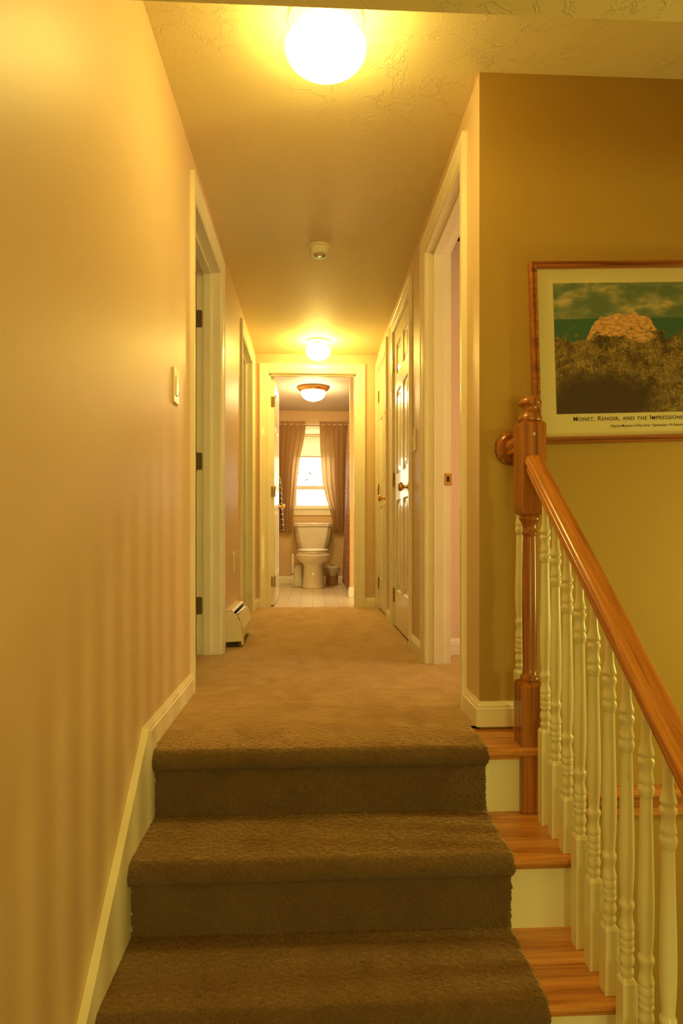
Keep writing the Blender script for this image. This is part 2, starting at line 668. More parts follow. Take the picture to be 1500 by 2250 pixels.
# right bedroom
mb = MB()
mb.box(XR + .12, 2.7, 3.14, 3.24, -.02, CEIL)
mb.box(2.62, 2.7, YW + .12, 3.24, -.02, CEIL)
struct('wall_right_room', mb, M_pink)
struct('floor_right_room', MB().box(XR + .12, 2.7, YW + .12, 3.24, -.14, -.002), M_carpet)
struct('ceiling_right_room', MB().box(XR + .12, 2.7, YW + .12, 3.24, CEIL, CEIL + .1), M_ceil)
struct('wall_closets', MB().box(XR + .12, XR + .2, 3.24, YE + .12, -.02, CEIL), M_dim)
# bathroom
BCEIL = 2.15
WX0, WX1, WZ0, WZ1 = -.235, .245, .93, 1.86
mb = MB()
mb.box(-.60, WX0, YB, YB + .12, -.02, BCEIL)
mb.box(WX1, 1.3, YB, YB + .12, -.02, BCEIL)
mb.box(WX0, WX1, YB, YB + .12, -.02, WZ0)
mb.box(WX0, WX1, YB, YB + .12, WZ1, BCEIL)
struct('wall_bath_back', mb, M_wallbath)
struct('wall_bath_left', MB().box(-.60, -.48, YE + .12, YB, -.02, BCEIL), M_wallbath)
struct('wall_bath_right', MB().box(1.2, 1.3, YE + .12, YB, -.02, BCEIL), M_wallbath)
struct('wall_bath_partition', MB().box(.364, 1.2, 6.0, 6.11, -.02, BCEIL), M_wallpart)
struct('ceiling_bath', MB().box(-.60, 1.3, YE + .12, YB + .12, BCEIL, BCEIL + .1), M_bathceil)
struct('floor_bath', MB().box(-.60, 1.3, YE + .03, YB + .05, -.12, -.002), M_vinyl)


# ------------------------------------------------------------------ baseboards
def base_profile(h=.08, t=.014):
    return [(0, 0), (t, 0), (t, h * .72), (t * .75, h * .76), (t * .78, h * .84), (t * .45, h * .93), (t * .3, h), (0, h)]


def baseboard(name, p0, p1, nrm, h=.08, t=.014, z=0, mit0=0, mit1=0, kind='structure', mat=None):
    """p0,p1 plan points on wall face; nrm plan normal into the room; mit extends ends by thickness (outside corner)"""
    d = Vector((p1[0] - p0[0], p1[1] - p0[1])).normalized()
    rings = []
    for P, sg, m in ((p0, -1, mit0), (p1, 1, mit1)):
        rings.append([(P[0] + nrm[0] * a + d.x * sg * m * a, P[1] + nrm[1] * a + d.y * sg * m * a, z + b) for a, b in base_profile(h, t)])
    return MB().loft(rings).build(name, mat or M_trim, kind=kind)


CW = .068   # casing width
baseboard('baseboard_left', (XL, 1.752), (XL, L1[0] - CW), (1, 0))
baseboard('baseboard_left_end', (XL, L2[1] + CW), (XL, YE), (1, 0))
baseboard('baseboard_right_corner', (XR, YW), (XR, R1[0] - CW), (-1, 0), mit0=1)
baseboard('baseboard_stair', (XR, YW), (.712, YW), (0, -1), mit0=1)
baseboard('baseboard_right_mid', (XR, R1[1] + CW), (XR, R2[0] - CW), (-1, 0))
baseboard('baseboard_right_far', (XR, R2[1] + CW), (XR, R3[0] - CW), (-1, 0))
baseboard('baseboard_end_right', (DB[1] + CW, YE), (XR, YE), (0, -1))
baseboard('baseboard_end_left', (XL, YE), (DB[0] - CW, YE), (0, -1))
baseboard('baseboard_right_room', (XR + .12, 3.14), (1.6, 3.14), (0, -1), h=.085)
baseboard('baseboard_bath_back', (-.48, YB), (1.2, YB), (0, -1), h=.09)
baseboard('baseboard_bath_left', (-.48, YE + .12), (-.48, YB), (1, 0), h=.09)
baseboard('baseboard_bath_partition', (.364, 6.0), (1.2, 6.0), (0, -1), h=.1, mit0=1)
baseboard('baseboard_bath_partition_end', (.364, 6.0), (.364, 6.11), (-1, 0), h=.1, mit0=1)

# skirt board falling along the stairs on the left wall
sk_t = .02
P = [(1.752, .082), (1.752, -.12), (.55, -1.0), (.55, -.93 + .0), ]
slope_top = .935
yend = .62
top_end = .080 - slope_top * (1.752 - yend)
prof = [(1.752, .080), (1.85, -.004), (1.85, -.40), (yend, top_end - .34), (yend, top_end)]
rings = [[(x, y, z) for y, z in prof] for x in (XL, XL + sk_t)]
o = MB().loft(rings).build('trim_1', M_trim, kind='structure', bevel=.0015)


# ------------------------------------------------------------------ casings, jambs
def casing_profile():
    w_ = CW
    return [(0, 0), (0, .008), (.006, .010), (.012, .009), (.03, .0125), (.052, .015), (.060, .0185), (w_, .0175), (w_, 0)]


def casing(name, a, b, top, fr, z0=0):
    """fr(s, z, t) -> world, s along the wall, t out of the wall"""
    paths = []
    for o_, t in casing_profile():
        paths.append([fr(a - o_, z0, t), fr(a - o_, top + o_, t), fr(b + o_, top + o_, t), fr(b + o_, z0, t)])
    mb = MB()
    n = len(paths)
    vs = [paths[i][k] for k in range(4) for i in range(n)]
    fs = []
    for k in range(3):
        for i in range(n - 1):
            fs.append((k * n + i, k * n + i + 1, (k + 1) * n + i + 1, (k + 1) * n + i))
    fs.append(tuple(range(n)))
    fs.append(tuple(range(3 * n, 4 * n)))
    mb.add(vs, fs)
    return mb.build(name, M_trim, kind='structure')


def jamb(a, b, top, fr, depth, stop0, stop1, th=.018):
    """liner boards inside the opening plus the door stop; t runs negative into the wall"""
    mb = MB()

    def bx(s0, s1, z0, z1, t0, t1):
        p = [fr(s, z, t) for z in (z0, z1) for t in (t0, t1) for s in (s0, s1)]
        mb.add(p, [(0, 2, 3, 1), (4, 5, 7, 6), (0, 1, 5, 4), (2, 6, 7, 3), (0, 4, 6, 2), (1, 3, 7, 5)])
    e = .004
    bx(a - .001, a + th * .5, 0, top, e - 0, -depth)
    bx(b - th * .5, b + .001, 0, top, e - 0, -depth)
    bx(a, b, top - th * .5, top + .001, e - 0, -depth)
    s_ = th * .5
    bx(a + s_, a + s_ + .011, 0, top - s_, stop0, stop1)
    bx(b - s_ - .011, b - s_, 0, top - s_, stop0, stop1)
    bx(a + s_, b - s_, top - s_ - .011, top - s_, stop0, stop1)
    return mb


frL = lambda s, z, t: (XL + t, s, z)
frR = lambda s, z, t: (XR - t, s, z)
frE = lambda s, z, t: (s, YE - t, z)
frP = lambda s, z, t: (XR + .12 + t, s, z)
n_trim = 2
for (a, b), fr, st in ((L1, frL, (-.045, -.083)), (L2, frL, (-.045, -.083)), (R1, frR, (-.035, -.083)),
                       (R2, frR, (-.045, -.075)), (R3, frR, (-.045, -.075)), (DB, frE, (-.045, -.083))):
    casing('trim_%d' % n_trim, a, b, OT, fr)
    n_trim += 1
    jamb(a, b, OT, fr, .12, *st).build('trim_%d' % n_trim, M_trim, kind='structure', bevel=.001)
    n_trim += 1


# ------------------------------------------------------------------ doors
def panel_door_mesh(wd, ht, th, inset=.0):
    """six panel slab in local coords: s 0..wd, z 0..ht, t 0 (front, toward -t) .. th"""
    st, mid = .105 * wd / .7, .10 * wd / .7
    pw = (wd - 2 * st - mid) / 2
    xs = [0, st, st + pw, st + pw + mid, st + 2 * pw + mid, wd]
    k = ht / 1.98
    zs = [0, .24 * k, .84 * k, 1.01 * k, 1.56 * k, 1.67 * k, 1.87 * k, ht]
    rings = [(0, 0), (.010, .009), (.022, .009), (.048, .002)]

    def face(sign, t0):
        vs, fs = [], []
        idx = {}

        def V(x, z, t):
            key = (round(x, 5), round(z, 5), round(t, 5))
            if key not in idx:
                idx[key] = len(vs)
                vs.append((x, z, t0 + sign * t))
            return idx[key]
        for i in range(5):
            for j in range(7):
                x0, x1, z0, z1 = xs[i], xs[i + 1], zs[j], zs[j + 1]
                if i in (1, 3) and j in (1, 3, 5):
                    prev = None
                    for q, (ins, dp) in enumerate(rings):
                        cur = [V(x0 + ins, z0 + ins, dp), V(x1 - ins, z0 + ins, dp), V(x1 - ins, z1 - ins, dp), V(x0 + ins, z1 - ins, dp)]
                        if prev:
                            for e in range(4):
                                fs.append((prev[e], prev[(e + 1) % 4], cur[(e + 1) % 4], cur[e]))
                        prev = cur
                    fs.append(tuple(prev))
                else:
                    fs.append((V(x0, z0, 0), V(x1, z0, 0), V(x1, z1, 0), V(x0, z1, 0)))
        return vs, fs
    v1, f1 = face(1, 0)
    v2, f2 = face(-1, th)
    vs = v1 + v2
    fs = f1 + [tuple(len(v1) + i for i in f) for f in f2]
    b = len(vs)
    vs += [(0, 0, 0), (wd, 0, 0), (wd, ht, 0), (0, ht, 0), (0, 0, th), (wd, 0, th), (wd, ht, th), (0, ht, th)]
    fs += [(b, b + 1, b + 5, b + 4), (b + 1, b + 2, b + 6, b + 5), (b + 2, b + 3, b + 7, b + 6), (b + 3, b, b + 4, b + 7)]
    return vs, fs


def door(name, fr, wd, label, knob_side, face_sign, knob_z=.90, hinge='knuckle', both=False):
    """fr(s,z,t): t>0 goes from the visible face into the slab"""
    ht, th = OT - .02, .035
    vs, fs = panel_door_mesh(wd, ht, th)
    mb = MB().add([fr(x, z + .012, t) for x, z, t in vs], fs)
    o = mb.build(name, M_door, kind='structure')
    o['label'] = label
    ks = wd - .06 if knob_side else .06
    kp = [(0, 0), (.031, 0), (.031, .003), (.027, .006), (.011, .010), (.0085, .018), (.0085, .030), (.013, .034),
          (.022, .039), (.026, .046), (.027, .052), (.024, .059), (.016, .064), (0, .066)]
    for sg, tt in ((-1, 0), (1, th)) if both else ((-1, 0),):
        c = Vector(fr(ks, knob_z + .0, tt))
        n = (Vector(fr(ks, knob_z, tt + .01 * sg)) - c).normalized()
        ax = 'x' if abs(n.x) > .9 else 'y'
        sgn = 1 if (n.x if ax == 'x' else n.y) > 0 else -1
        k = MB().lathe(kp, 28, tuple(c), ax, sgn).build('door_knob', M_brass, o, smooth=True)
    hs = 0 if knob_side else wd
    for z in (.21, .985, 1.76):
        c = Vector(fr(hs, z, -.004))
        mb = MB()
        for q in range(5):
            mb.lathe([(0, 0), (.0055, 0), (.0055, .0165), (0, .0165)], 12, (c.x, c.y, z - .044 + q * .0176), 'z')
        mb.lathe([(0, 0), (.004, 0), (.006, .003), (.004, .007), (0, .009)], 12, (c.x, c.y, z + .044), 'z')
        sg = 1 if knob_side else -1
        p = [fr(hs + a * sg, z + b, t) for b in (-.044, .044) for t in (-.0015, .001) for a in (-.022, .024)]
        mb.add(p, [(0, 2, 3, 1), (4, 5, 7, 6), (0, 1, 5, 4), (2, 6, 7, 3), (0, 4, 6, 2), (1, 3, 7, 5)])
        mb.build('hinge', M_brasshinge, o, smooth=True)
    return o


# closed closet doors on the right, hinges at the far side
J = .009
door('door_1', lambda s, z, t: (XR + .006 + t, R2[0] + J + .002 + s, z), R2[1] - R2[0] - 2 * J - .004,
     'closed cream six-panel door with brass knob, nearer of the two on the right', False, 1, .895)
door('door_2', lambda s, z, t: (XR + .006 + t, R3[0] + J + .002 + s, z), R3[1] - R3[0] - 2 * J - .004,
     'closed cream six-panel door in the far right corner of the hall', False, 1, .89)
# bathroom door swung open 90 degrees against the left wall, hinge edge toward us
dl = DB[1] - DB[0] - 2 * J - .004
o = door('door_3', lambda s, z, t: (DB[0] + J + .038 - t, YE + .125 + s, z), dl,
         'cream door swung open into the bathroom, brass knob near its far edge', True, -1, .885, both=True)
# leaves of the side rooms, open and standing inside those rooms
door('door_4', lambda s, z, t: (XL - .14 - s, L1[1] - J - t, z), L1[1] - L1[0] - 2 * J,
     'door of the first left room, opened inward', True, 1)
door('door_5', lambda s, z, t: (XL - .14 - s, L2[1] - J - t, z), L2[1] - L2[0] - 2 * J,
     'door of the second left room, opened inward', True, 1)
door('door_6', lambda s, z, t: (XR + .14 + s, R1[0] + J + t, z), R1[1] - R1[0] - 2 * J,
     'door of the right bedroom, opened inward', True, 1)


def hinge_leaf(fr, mat, name='door_hinge', label=None, w_=.032, h=.089, cat='hinge', group=None):
    """flat leaf with rounded corners; fr(a,b,t): a 0..w, b -h/2..h/2, t thickness"""
    r = .008
    pts = [(0, -h / 2)] + arc(w_ - r, -h / 2 + r, r, -90, 0, 5) + arc(w_ - r, h / 2 - r, r, 0, 90, 5) + [(0, h / 2)]
    mb = MB().loft([[fr(a, b, t) for a, b in pts] for t in (0, .0025)])
    o = mb.build(name, mat)
    tag(o, label, cat, group)
    for a, b in ((.010, -.028), (.021, -.010), (.010, .010), (.021, .028)):
        c = fr(a, b, .0025)
        n = Vector(fr(a, b, .004)) - Vector(c)
        MB().lathe([(0, 0), (.0035, 0), (.0028, .0009), (0, .001)], 10, c, 'y', 1 if n.y > 0 else -1).build('screw', mat, o, smooth=True)
    return o


zl = (.27, .985, 1.72)
names = ('lowest', 'middle', 'topmost')
for z, nm in zip((.255, 1.0, 1.735), names):
    yj = L1[1] - J
    hinge_leaf(lambda a, b, t, z=z, yj=yj: (XL - .12 + a, yj - t, z + b), M_hinge, 'door_hinge',
               '%s dark bronze hinge on the jamb of the nearest left doorway' % nm, w_=.030)
# leaves seen on the edge of the open bathroom door
bd = bpy.data.objects['door_3']
for z in (.21, .985, 1.76):
    fr_ = lambda a, b, t, z=z: (DB[0] + J + .003 + a, YE + .125 - t, z + b)
    h_, w_, r = .089, .026, .008
    pts = [(0, -h_ / 2)] + arc(w_ - r, -h_ / 2 + r, r, -90, 0, 5) + arc(w_ - r, h_ / 2 - r, r, 0, 90, 5) + [(0, h_ / 2)]
    MB().loft([[fr_(a, b, t) for a, b in pts] for t in (0, .0025)]).build('hinge_leaf', M_brasshinge, bd)

# strike plate on the far jamb of the nearest right doorway
yj = R1[1] - J
mb = MB()
X0, Z0 = XR + .088, .888
outer = [(X0, Z0 - .029), (X0 + .036, Z0 - .029), (X0 + .036, Z0 + .029), (X0, Z0 + .029)]
inner = [(X0 + .010, Z0 - .012), (X0 + .024, Z0 - .012), (X0 + .024, Z0 + .014), (X0 + .010, Z0 + .014)]
vs = [(x, yj - .003, z) for x, z in outer + inner] + [(x, yj, z) for x, z in outer + inner]
fs = [(i, (i + 1) % 4, 4 + (i + 1) % 4, 4 + i) for i in range(4)]
fs += [(8 + i, 8 + (i + 1) % 4, (i + 1) % 4, i) for i in range(4)]
fs += [(4 + i, 4 + (i + 1) % 4, 12 + (i + 1) % 4, 12 + i) for i in range(4)]
o = MB().add(vs, fs).build('strike_plate', M_brass)
tag(o, 'brass strike plate on the far jamb of the right bedroom doorway', 'strike plate')
MB().box(X0 + .009, X0 + .025, yj - .0012, yj - .0004, Z0 - .013, Z0 + .015).build('latch_hole', M_dark, o)
for dz in (-.020, .021):
    MB().lathe([(0, 0), (.004, 0), (.003, .001), (0, .0012)], 10, (X0 + .017, yj - .003, Z0 + dz), 'y', -1).build('screw', M_brass, o, smooth=True)

# ------------------------------------------------------------------ window of the bathroom
win = struct('window_1', MB().box(WX0 - .075, WX0, YB - .016, YB, WZ0 - .08, WZ1 + .10)
             .box(WX1, WX1 + .075, YB - .016, YB, WZ0 - .08, WZ1 + .10)
             .box(WX0, WX1, YB - .016, YB, WZ1, WZ1 + .10)
             .box(WX0, WX1, YB - .016, YB, WZ0 - .08, WZ0 - .0)
             .box(WX0 - .09, WX1 + .09, YB - .03, YB + .02, WZ0 - .005, WZ0 + .012), M_trim, bevel=.002)
mb = MB()
zm = 1.185
for z0, z1, y in ((zm - .01, WZ1, YB + .075), (WZ0 + .012, zm + .035, YB + .045)):
    t = .032
    mb.box(WX0, WX0 + t, y, y + .03, z0, z1)
    mb.box(WX1 - t, WX1, y, y + .03, z0, z1)
    mb.box(WX0 + t, WX1 - t, y, y + .03, z1 - t, z1)
    mb.box(WX0 + t, WX1 - t, y, y + .03, z0, z0 + t)
mb.build('sash', M_trim, win, bevel=.002)
MB().box(WX0 + .03, WX1 - .03, YB + .058, YB + .061, WZ0 + .04, zm + .004).build('pane', M_glass, win)
MB().box(WX0 + .03, WX1 - .03, YB + .088, YB + .091, zm + .02, WZ1 - .03).build('pane', M_glass, win)

# unseen entry and back windows; opaque sheets added behind the lights block the sky
mb = MB()
for a, b, c, d in ((-.34, -.28, -.24, .94), (1.38, 1.44, -.24, .94), (.52, .58, -.2, .9)):
    mb.box(a, b, -2.52, -2.46, c, d)
for c, d in ((-.24, -.18), (.88, .94)):
    mb.box(-.34, 1.44, -2.52, -2.46, c, d)
w2 = struct('window_2', mb, M_trim)
MB().box(-.30, 1.4, -2.52, -2.51, -.2, .9).build('sky_blocker', M_skyblock, w2)
mb = MB()
mb.box(2.10, 2.14, 1.40, 1.425, -.24, .9)
mb.box(2.10, 2.14, 1.515, 1.54, -.24, .9)
mb.box(2.10, 2.14, 1.40, 1.54, -.24, -.2)
mb.box(2.10, 2.14, 1.40, 1.54, .85, .9)
w3 = struct('window_3', mb, M_trim)
MB().box(2.135, 2.14, 1.42, 1.52, -.2, .85).build('sky_blocker', M_skyblock, w3)

# ------------------------------------------------------------------ carpet
def pile(p, amp):
    q = Vector(p)
    n = noise.noise(q * 90) * .6 + noise.noise(q * 210) * .7 + noise.noise(q * 14) * .5
    return n * amp


def stair_profile():
    """(y, z, ny, nz) from the landing down over the nosings"""
    pts = []
    y = YW + .0
    def seg(y0, z0, y1, z1, n, step=.0035):
        L = math.hypot(y1 - y0, z1 - z0)
        k = max(1, int(L / step))
        for i in range(k):
            t = i / k
            pts.append((y0 + (y1 - y0) * t, z0 + (z1 - z0) * t, *n))
    yprev, zprev = YW, 0.0
    for s in range(5):
        yn = NOSE1 - RUN * s
        yr = RIS1 - RUN * s
        zt = -RISE * s
        r = .031
        seg(yprev, zt, yn + r, zt, (0, 1))
        for i in range(29):
            a = math.radians(90 + 190 * i / 28)
            pts.append((yn + r + r * math.cos(a), zt - r + r * math.sin(a), math.cos(a), math.sin(a)))
        seg(yn + r, zt - 2 * r, yr - .002, zt - 2 * r + .005, (0, -1))
        seg(yr - .0045, zt - 2 * r + .002, yr - .0045, zt - RISE + .004, (-1, 0))
        yprev = yr - .006
    return pts


prof = stair_profile()
CX0, CX1 = -.4595, .52
nx = int((CX1 - CX0) / .0037)
jit = random.Random(11)
rows = []
for (y, z, ny, nz_) in prof:
    row = []
    for i in range(nx + 1):
        x = CX0 + (CX1 - CX0) * i / nx
        d = pile((x, y, z), .0020) + (jit.random() - .5) * .0032 * (min(1, max(.15, (1.93 - y) / .10)) if z > -.005 else 1)
        e = 0
        if i in (0, nx):
            e = noise.noise(Vector((y * 70, z * 70, i))) * .004 + (jit.random() - .5) * .003
        # rolled edge on the free right side
        t = (CX1 - x)
        drop = 0 if t > .010 else -(1 - t / .010) ** 2 * .008
        row.append((x + e, y + ny * (d + drop), z + nz_ * (d + drop)))
    rows.append(row)
mb = MB().grid(rows)
# free edges turn down to the tread
edge = [[(r[-1][0], r[-1][1], r[-1][2]), (r[-1][0] + .001, r[-1][1] - p[2] * .012, r[-1][2] - p[3] * .012)] for r, p in zip(rows, prof)]
mb.grid(edge)
# hall carpet sheet
step = .011
xs = [CX0 + (CX1 - CX0) * i / 89 for i in range(90)]
ys = [YW + (YE + .045 - YW) * i / 290 for i in range(291)]
mb.grid([[(x, y, pile((x, y, 0), .0022)) for x in xs] for y in ys])
def patch(x0, x1, y0, y1, nx_=4):
    ny_ = max(2, int((y1 - y0) / .011))
    mb.grid([[(x0 + (x1 - x0) * i / nx_, y0 + (y1 - y0) * j / ny_, pile((x0 + (x1 - x0) * i / nx_, y0 + (y1 - y0) * j / ny_, 0), .0015)) for i in range(nx_ + 1)] for j in range(ny_ + 1)])


patch(CX1, XR - .001, YW, YE, 3)
patch(XL + .001, CX0, RIS1 + .03, YE, 3)
for a_, b_ in (L1, L2):
    patch(XL - .119, XL + .001, a_ + .010, b_ - .010, 10)
for a_, b_ in (R1, R2, R3):
    patch(XR - .001, XR + .119, a_ + .010, b_ - .010, 10)
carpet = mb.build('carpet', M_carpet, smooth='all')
tag(carpet, 'worn brown cut-pile carpet running down the hall and over the stairs', 'carpet')

# ------------------------------------------------------------------ staircase
stairs = thing('staircase', (0, RIS1, -1.0), 'oak-treaded staircase with cream risers beside and under the brown carpet', 'staircase')
TX0, TX1 = XL + sk_t, .702
for s in range(5):
    yn = NOSE1 - RUN * s + .006
    back = (RIS1 - RUN * (s - 1)) if s else YW
    zt = -RISE * s - .009
    th = .027
    r = th / 2
    boards = [(yn, yn + .09), (yn + .0903, yn + .175), (yn + .1753, back + .012)] if s else [(yn, yn + .085), (yn + .0853, YW)]
    mb = MB()
    for q, (y0, y1) in enumerate(boards):
        if q == 0:
            pr = [(y1, zt)] + arc(y0 + r, zt - r, r, 90, 270, 10) + [(y1, zt - th)]
        else:
            pr = [(y1, zt), (y0 + .0008, zt), (y0, zt - .001), (y0, zt - th), (y1, zt - th)]
        x1 = TX1 + (.012 if s == 0 else 0)
        mb.loft([[(x, y, z) for y, z in pr] for x in (TX0, x1)])
    mb.build('tread', M_oaktread, stairs, smooth=True, angle=30)
    zr0 = zt - th
    zr1 = -RISE * (s + 1) - .009
    MB().box(TX0, TX1 - .006, RIS1 - RUN * s + .002, RIS1 - RUN * s + .02, zr1, zr0).build('riser', M_riser, stairs)
    MB().box(.50, TX1 - .004, RIS1 - RUN * s - .010, RIS1 - RUN * s + .002, zr0 - .012, zr0).build('cove_moulding', M_oaktread, stairs, bevel=.003)
# outer stringer, sawtooth under the tread ends
pr = []
for s in range(5):
    yr = RIS1 - RUN * s + .002
    pr += [(yr + (RUN if s else YW - RIS1 - .004) - (0 if s == 0 else 0), -RISE * s - .036), (yr, -RISE * s - .036)]
pr += [(RIS1 - RUN * 4, -1.0), (YW - .002, -1.0)]
MB().loft([[(x, y, z) for y, z in pr] for x in (TX1 - .022, TX1 - .005)]).build('stringer', M_riser, stairs)


# ------------------------------------------------------------------ newel, rails, balusters
def rail_top(y):
    return .862 - .82 * (1.80 - y)


NX, NY, NW = .658, 1.8375, .0745
newel = thing('newel_post', (NX, NY, -RISE), 'turned oak newel post with ball cap at the top of the stairs', 'newel post')


def sq(x, y, h, z):
    return [(x - h, y - h, z), (x + h, y - h, z), (x + h, y + h, z), (x - h, y + h, z)]


h = NW / 2
mb = MB().loft([sq(NX, NY, h, -RISE - .008), sq(NX, NY, h, .170), sq(NX, NY, h - .004, .178), sq(NX, NY, h - .012, .183)])
mb.build('bottom_block', M_oakpost, newel, bevel=.002)
mb = MB().loft([sq(NX, NY, h - .010, .684), sq(NX, NY, h - .003, .690), sq(NX, NY, h, .700), sq(NX, NY, h, .955), sq(NX, NY, h - .004, .963), sq(NX, NY, h - .009, .966)])
mb.build('top_block', M_oakpost, newel, bevel=.0015)
turn = [(0, .180), (.026, .180), (.0285, .186), (.0285, .194), (.024, .199), (.0215, .206), (.0205, .22), (.0215, .30), (.0225, .40), (.0218, .52),
        (.0205, .615), (.0205, .622), (.0228, .625), (.0232, .629), (.0228, .633), (.0208, .636), (.0212, .648), (.024, .660),
        (.029, .668), (.0305, .671), (.0305, .678), (.028, .683), (.026, .686), (0, .686)]
MB().lathe(turn, 40, (NX, NY, 0)).build('turned_shaft', M_oakpost, newel, smooth=True, angle=50)
fin = [(0, .965), (.032, .965), (.0355, .969), (.0365, .975), (.0355, .981), (.031, .985), (.029, .990), (.0235, .994), (.0205, 1.000), (.020, 1.006),
       (.0225, 1.012), (.030, 1.016), (.0345, 1.0185), (.0355, 1.023), (.034, 1.029), (.029, 1.036), (.020, 1.042), (.010, 1.045), (0, 1.0455)]
MB().lathe(fin, 40, (NX, NY, 0)).build('finial', M_oakpost, newel, smooth=True, angle=60)
o = MB().lathe([(0, 0), (.0045, 0), (.004, .0012), (0, .0014)], 14, (NX - .0, NY - h, .925), 'y', -1).build('wood_plug', M_mat, newel)
o['label'] = 'pale wood plug'


def rail_section():
    """(x, z) from the crown, symmetric moulded handrail .060 wide .054 high"""
    half = [(0, 0), (.010, -.0005), (.018, -.0025), (.0235, -.007), (.0265, -.013), (.0290, -.015), (.0300, -.021), (.0285, -.027), (.0245, -.031),
            (.0225, -.034), (.0240, -.038), (.0250, -.042), (.0245, -.050), (.0235, -.052)]
    return [(x, z) for x, z in half] + [(-x, z) for x, z in reversed(half[1:])]


rs = rail_section()
rings = []
for y in (NY - h + .001, .28):
    rings.append([(NX + .001 + x, y, rail_top(y) + z) for x, z in rs])
o = MB().loft(rings).build('handrail', M_oakslope, smooth=True, angle=35)
tag(o, 'sloping oak handrail descending from the newel post above the cream balusters', 'handrail')
# short level rail from newel to the wall rosette
lev = thing('wall_rail', (NX, YW, .88), 'short level oak rail ending in a round rosette on the wall', 'handrail')
rings = [[(NX - .004 + x, y, .934 + z) for x, z in rs] for y in (NY + h - .001, YW - .019)]
MB().loft(rings).build('rail', M_oakrail, lev, smooth=True, angle=35)
ros = [(0, 0), (.058, 0), (.058, .006), (.055, .011), (.049, .013), (.047, .016), (.044, .019), (0, .019)]
MB().lathe(ros, 48, (NX - .007, YW, .907), 'y', -1).build('rosette', M_oakpost, lev, smooth=True)


def baluster_profile(col, topz):
    p = [(0, -.002), (.0105, -.002), (.0125, .004), (.0142, .008), (.0142, .014), (.0120, .018), (.0115, .022), (.0135, .026), (.0152, .032), (.0150, .038),
         (.0125, .047), (.0120, .052), (.0135, .0545), (.0150, .0575), (.0150, .062), (.0135, .0645), (.0145, .066), (.0145, .079), (.0135, .0805), (.0145, .082),
         (.0145, .098), (.0130, .100), (.0150, .103), (.0152, .108), (.0140, .114), (.0118, .124), (.0115, .132), (.0125, .140), (.0148, .147), (.0154, .152),
         (.0148, .157), (.0118, .160)]
    b = .160
    for t, r in ((.04, .0122), (.12, .0140), (.22, .0152), (.34, .0156), (.5, .0148), (.75, .0130), (1, .0115)):
        p.append((r, b + col * t))
    b += col
    p += [(.0115, b + .003), (.0135, b + .005), (.0135, b + .008), (.0150, b + .012), (.0160, b + .018), (.0150, b + .024), (.0130, b + .028), (.0135, b + .031), (.0150, b + .034),
          (.0145, b + .040), (.0122, b + .050), (.0120, b + .058), (.0130, b + .064), (.0150, b + .069), (.0156, b + .073), (.0150, b + .078), (.0122, b + .081),
          (.0120, b + .085), (.0150, b + .088), (.0155, b + .091), (.0140, b + .096), (.0110, b + .108), (.0095, b + .120), (.0088, topz - .0), (0, topz)]
    return p


BX = .669


def baluster(y, x, zb, zt, ztop, label, col=.31):
    b = thing('baluster', (x, y, zb), label, 'baluster', 'turned cream balusters of the stair railing')
    hh = .0162
    MB().loft([sq(x, y, hh, zb), sq(x, y, hh, zt - .010), sq(x, y, hh - .0035, zt - .003), sq(x, y, hh - .0065, zt)]).build('square_base', M_bal, b, bevel=.0012)
    pr = [(r, zt + z if i < len(BP) else z) for i, (r, z) in enumerate([])] if False else [(r, zt + z) for r, z in baluster_profile(col, ztop - zt)]
    MB().lathe(pr, 28, (x, y, 0)).build('turned_shaft', M_bal, b, smooth=True, angle=50)
    return b


ords = ['first', 'second', 'third', 'fourth', 'fifth', 'sixth', 'seventh', 'eighth', 'ninth']
for k in range(13):
    y = 1.742 - .0767 * k
    step_i = 1 + k // 3
    zb = -RISE * step_i - .009
    zt = .068 - .83 * (1.742 - y)
    if k < 9:
        tr = ['upper visible oak tread', 'middle oak tread', 'low oak tread'][k // 3]
        lb = 'cream turned baluster, %s in the sloping row counting from the newel post' % ords[k]
    else:
        continue
    baluster(y, BX, zb, zt, rail_top(y) - .050, lb, .315)
baluster(1.945, .6645, -.009, .193, .884, 'cream turned baluster standing behind the newel post by the wall', .27)

# oak ledge on the stairwell wall
mb = MB()
pr = [(YW, -.205)] + arc(YW - .030, -.205 - .016, .016, 90, 270, 8) + [(YW, -.237)]
mb.loft([[(x, y, z) for y, z in pr] for x in (.712, 2.12)])
mb.box(.712, 2.12, YW - .018, YW, -.296, -.238)
struct('trim_30', mb, M_oaktread, smooth=True, angle=40)['label'] = 'oak ledge running along the stairwell wall'

# ------------------------------------------------------------------ picture
pw, ph = .76, .594
pic = thing('framed_picture', (1.092, YW - .012, 1.226), 'oak-framed seaside landscape poster with printed caption, hanging on the stairwell wall', 'picture')


def fr_ring(mbx, w0, h0, prof2):
    """picture frame: prof2 list of (inset from outer edge, depth toward viewer)"""
    n = len(prof2)
    vs, fs = [], []
    for (sx, sz) in ((-1, -1), (1, -1), (1, 1), (-1, 1)):
        for ins, dp in prof2:
            vs.append((sx * (w0 / 2 - ins), -dp, sz * (h0 / 2 - ins)))
    for c in range(4):
        d = (c + 1) % 4
        for i in range(n):
            j = (i + 1) % n
            fs.append((c * n + i, d * n + i, d * n + j, c * n + j))
    mbx.add(vs, fs)


L0 = pic.location
ROT = Matrix.Rotation(math.radians(-1.7), 4, 'Y')


def place(mb):
    mb.v = [tuple((ROT @ Vector(v)) + L0) for v in mb.v]
    return mb


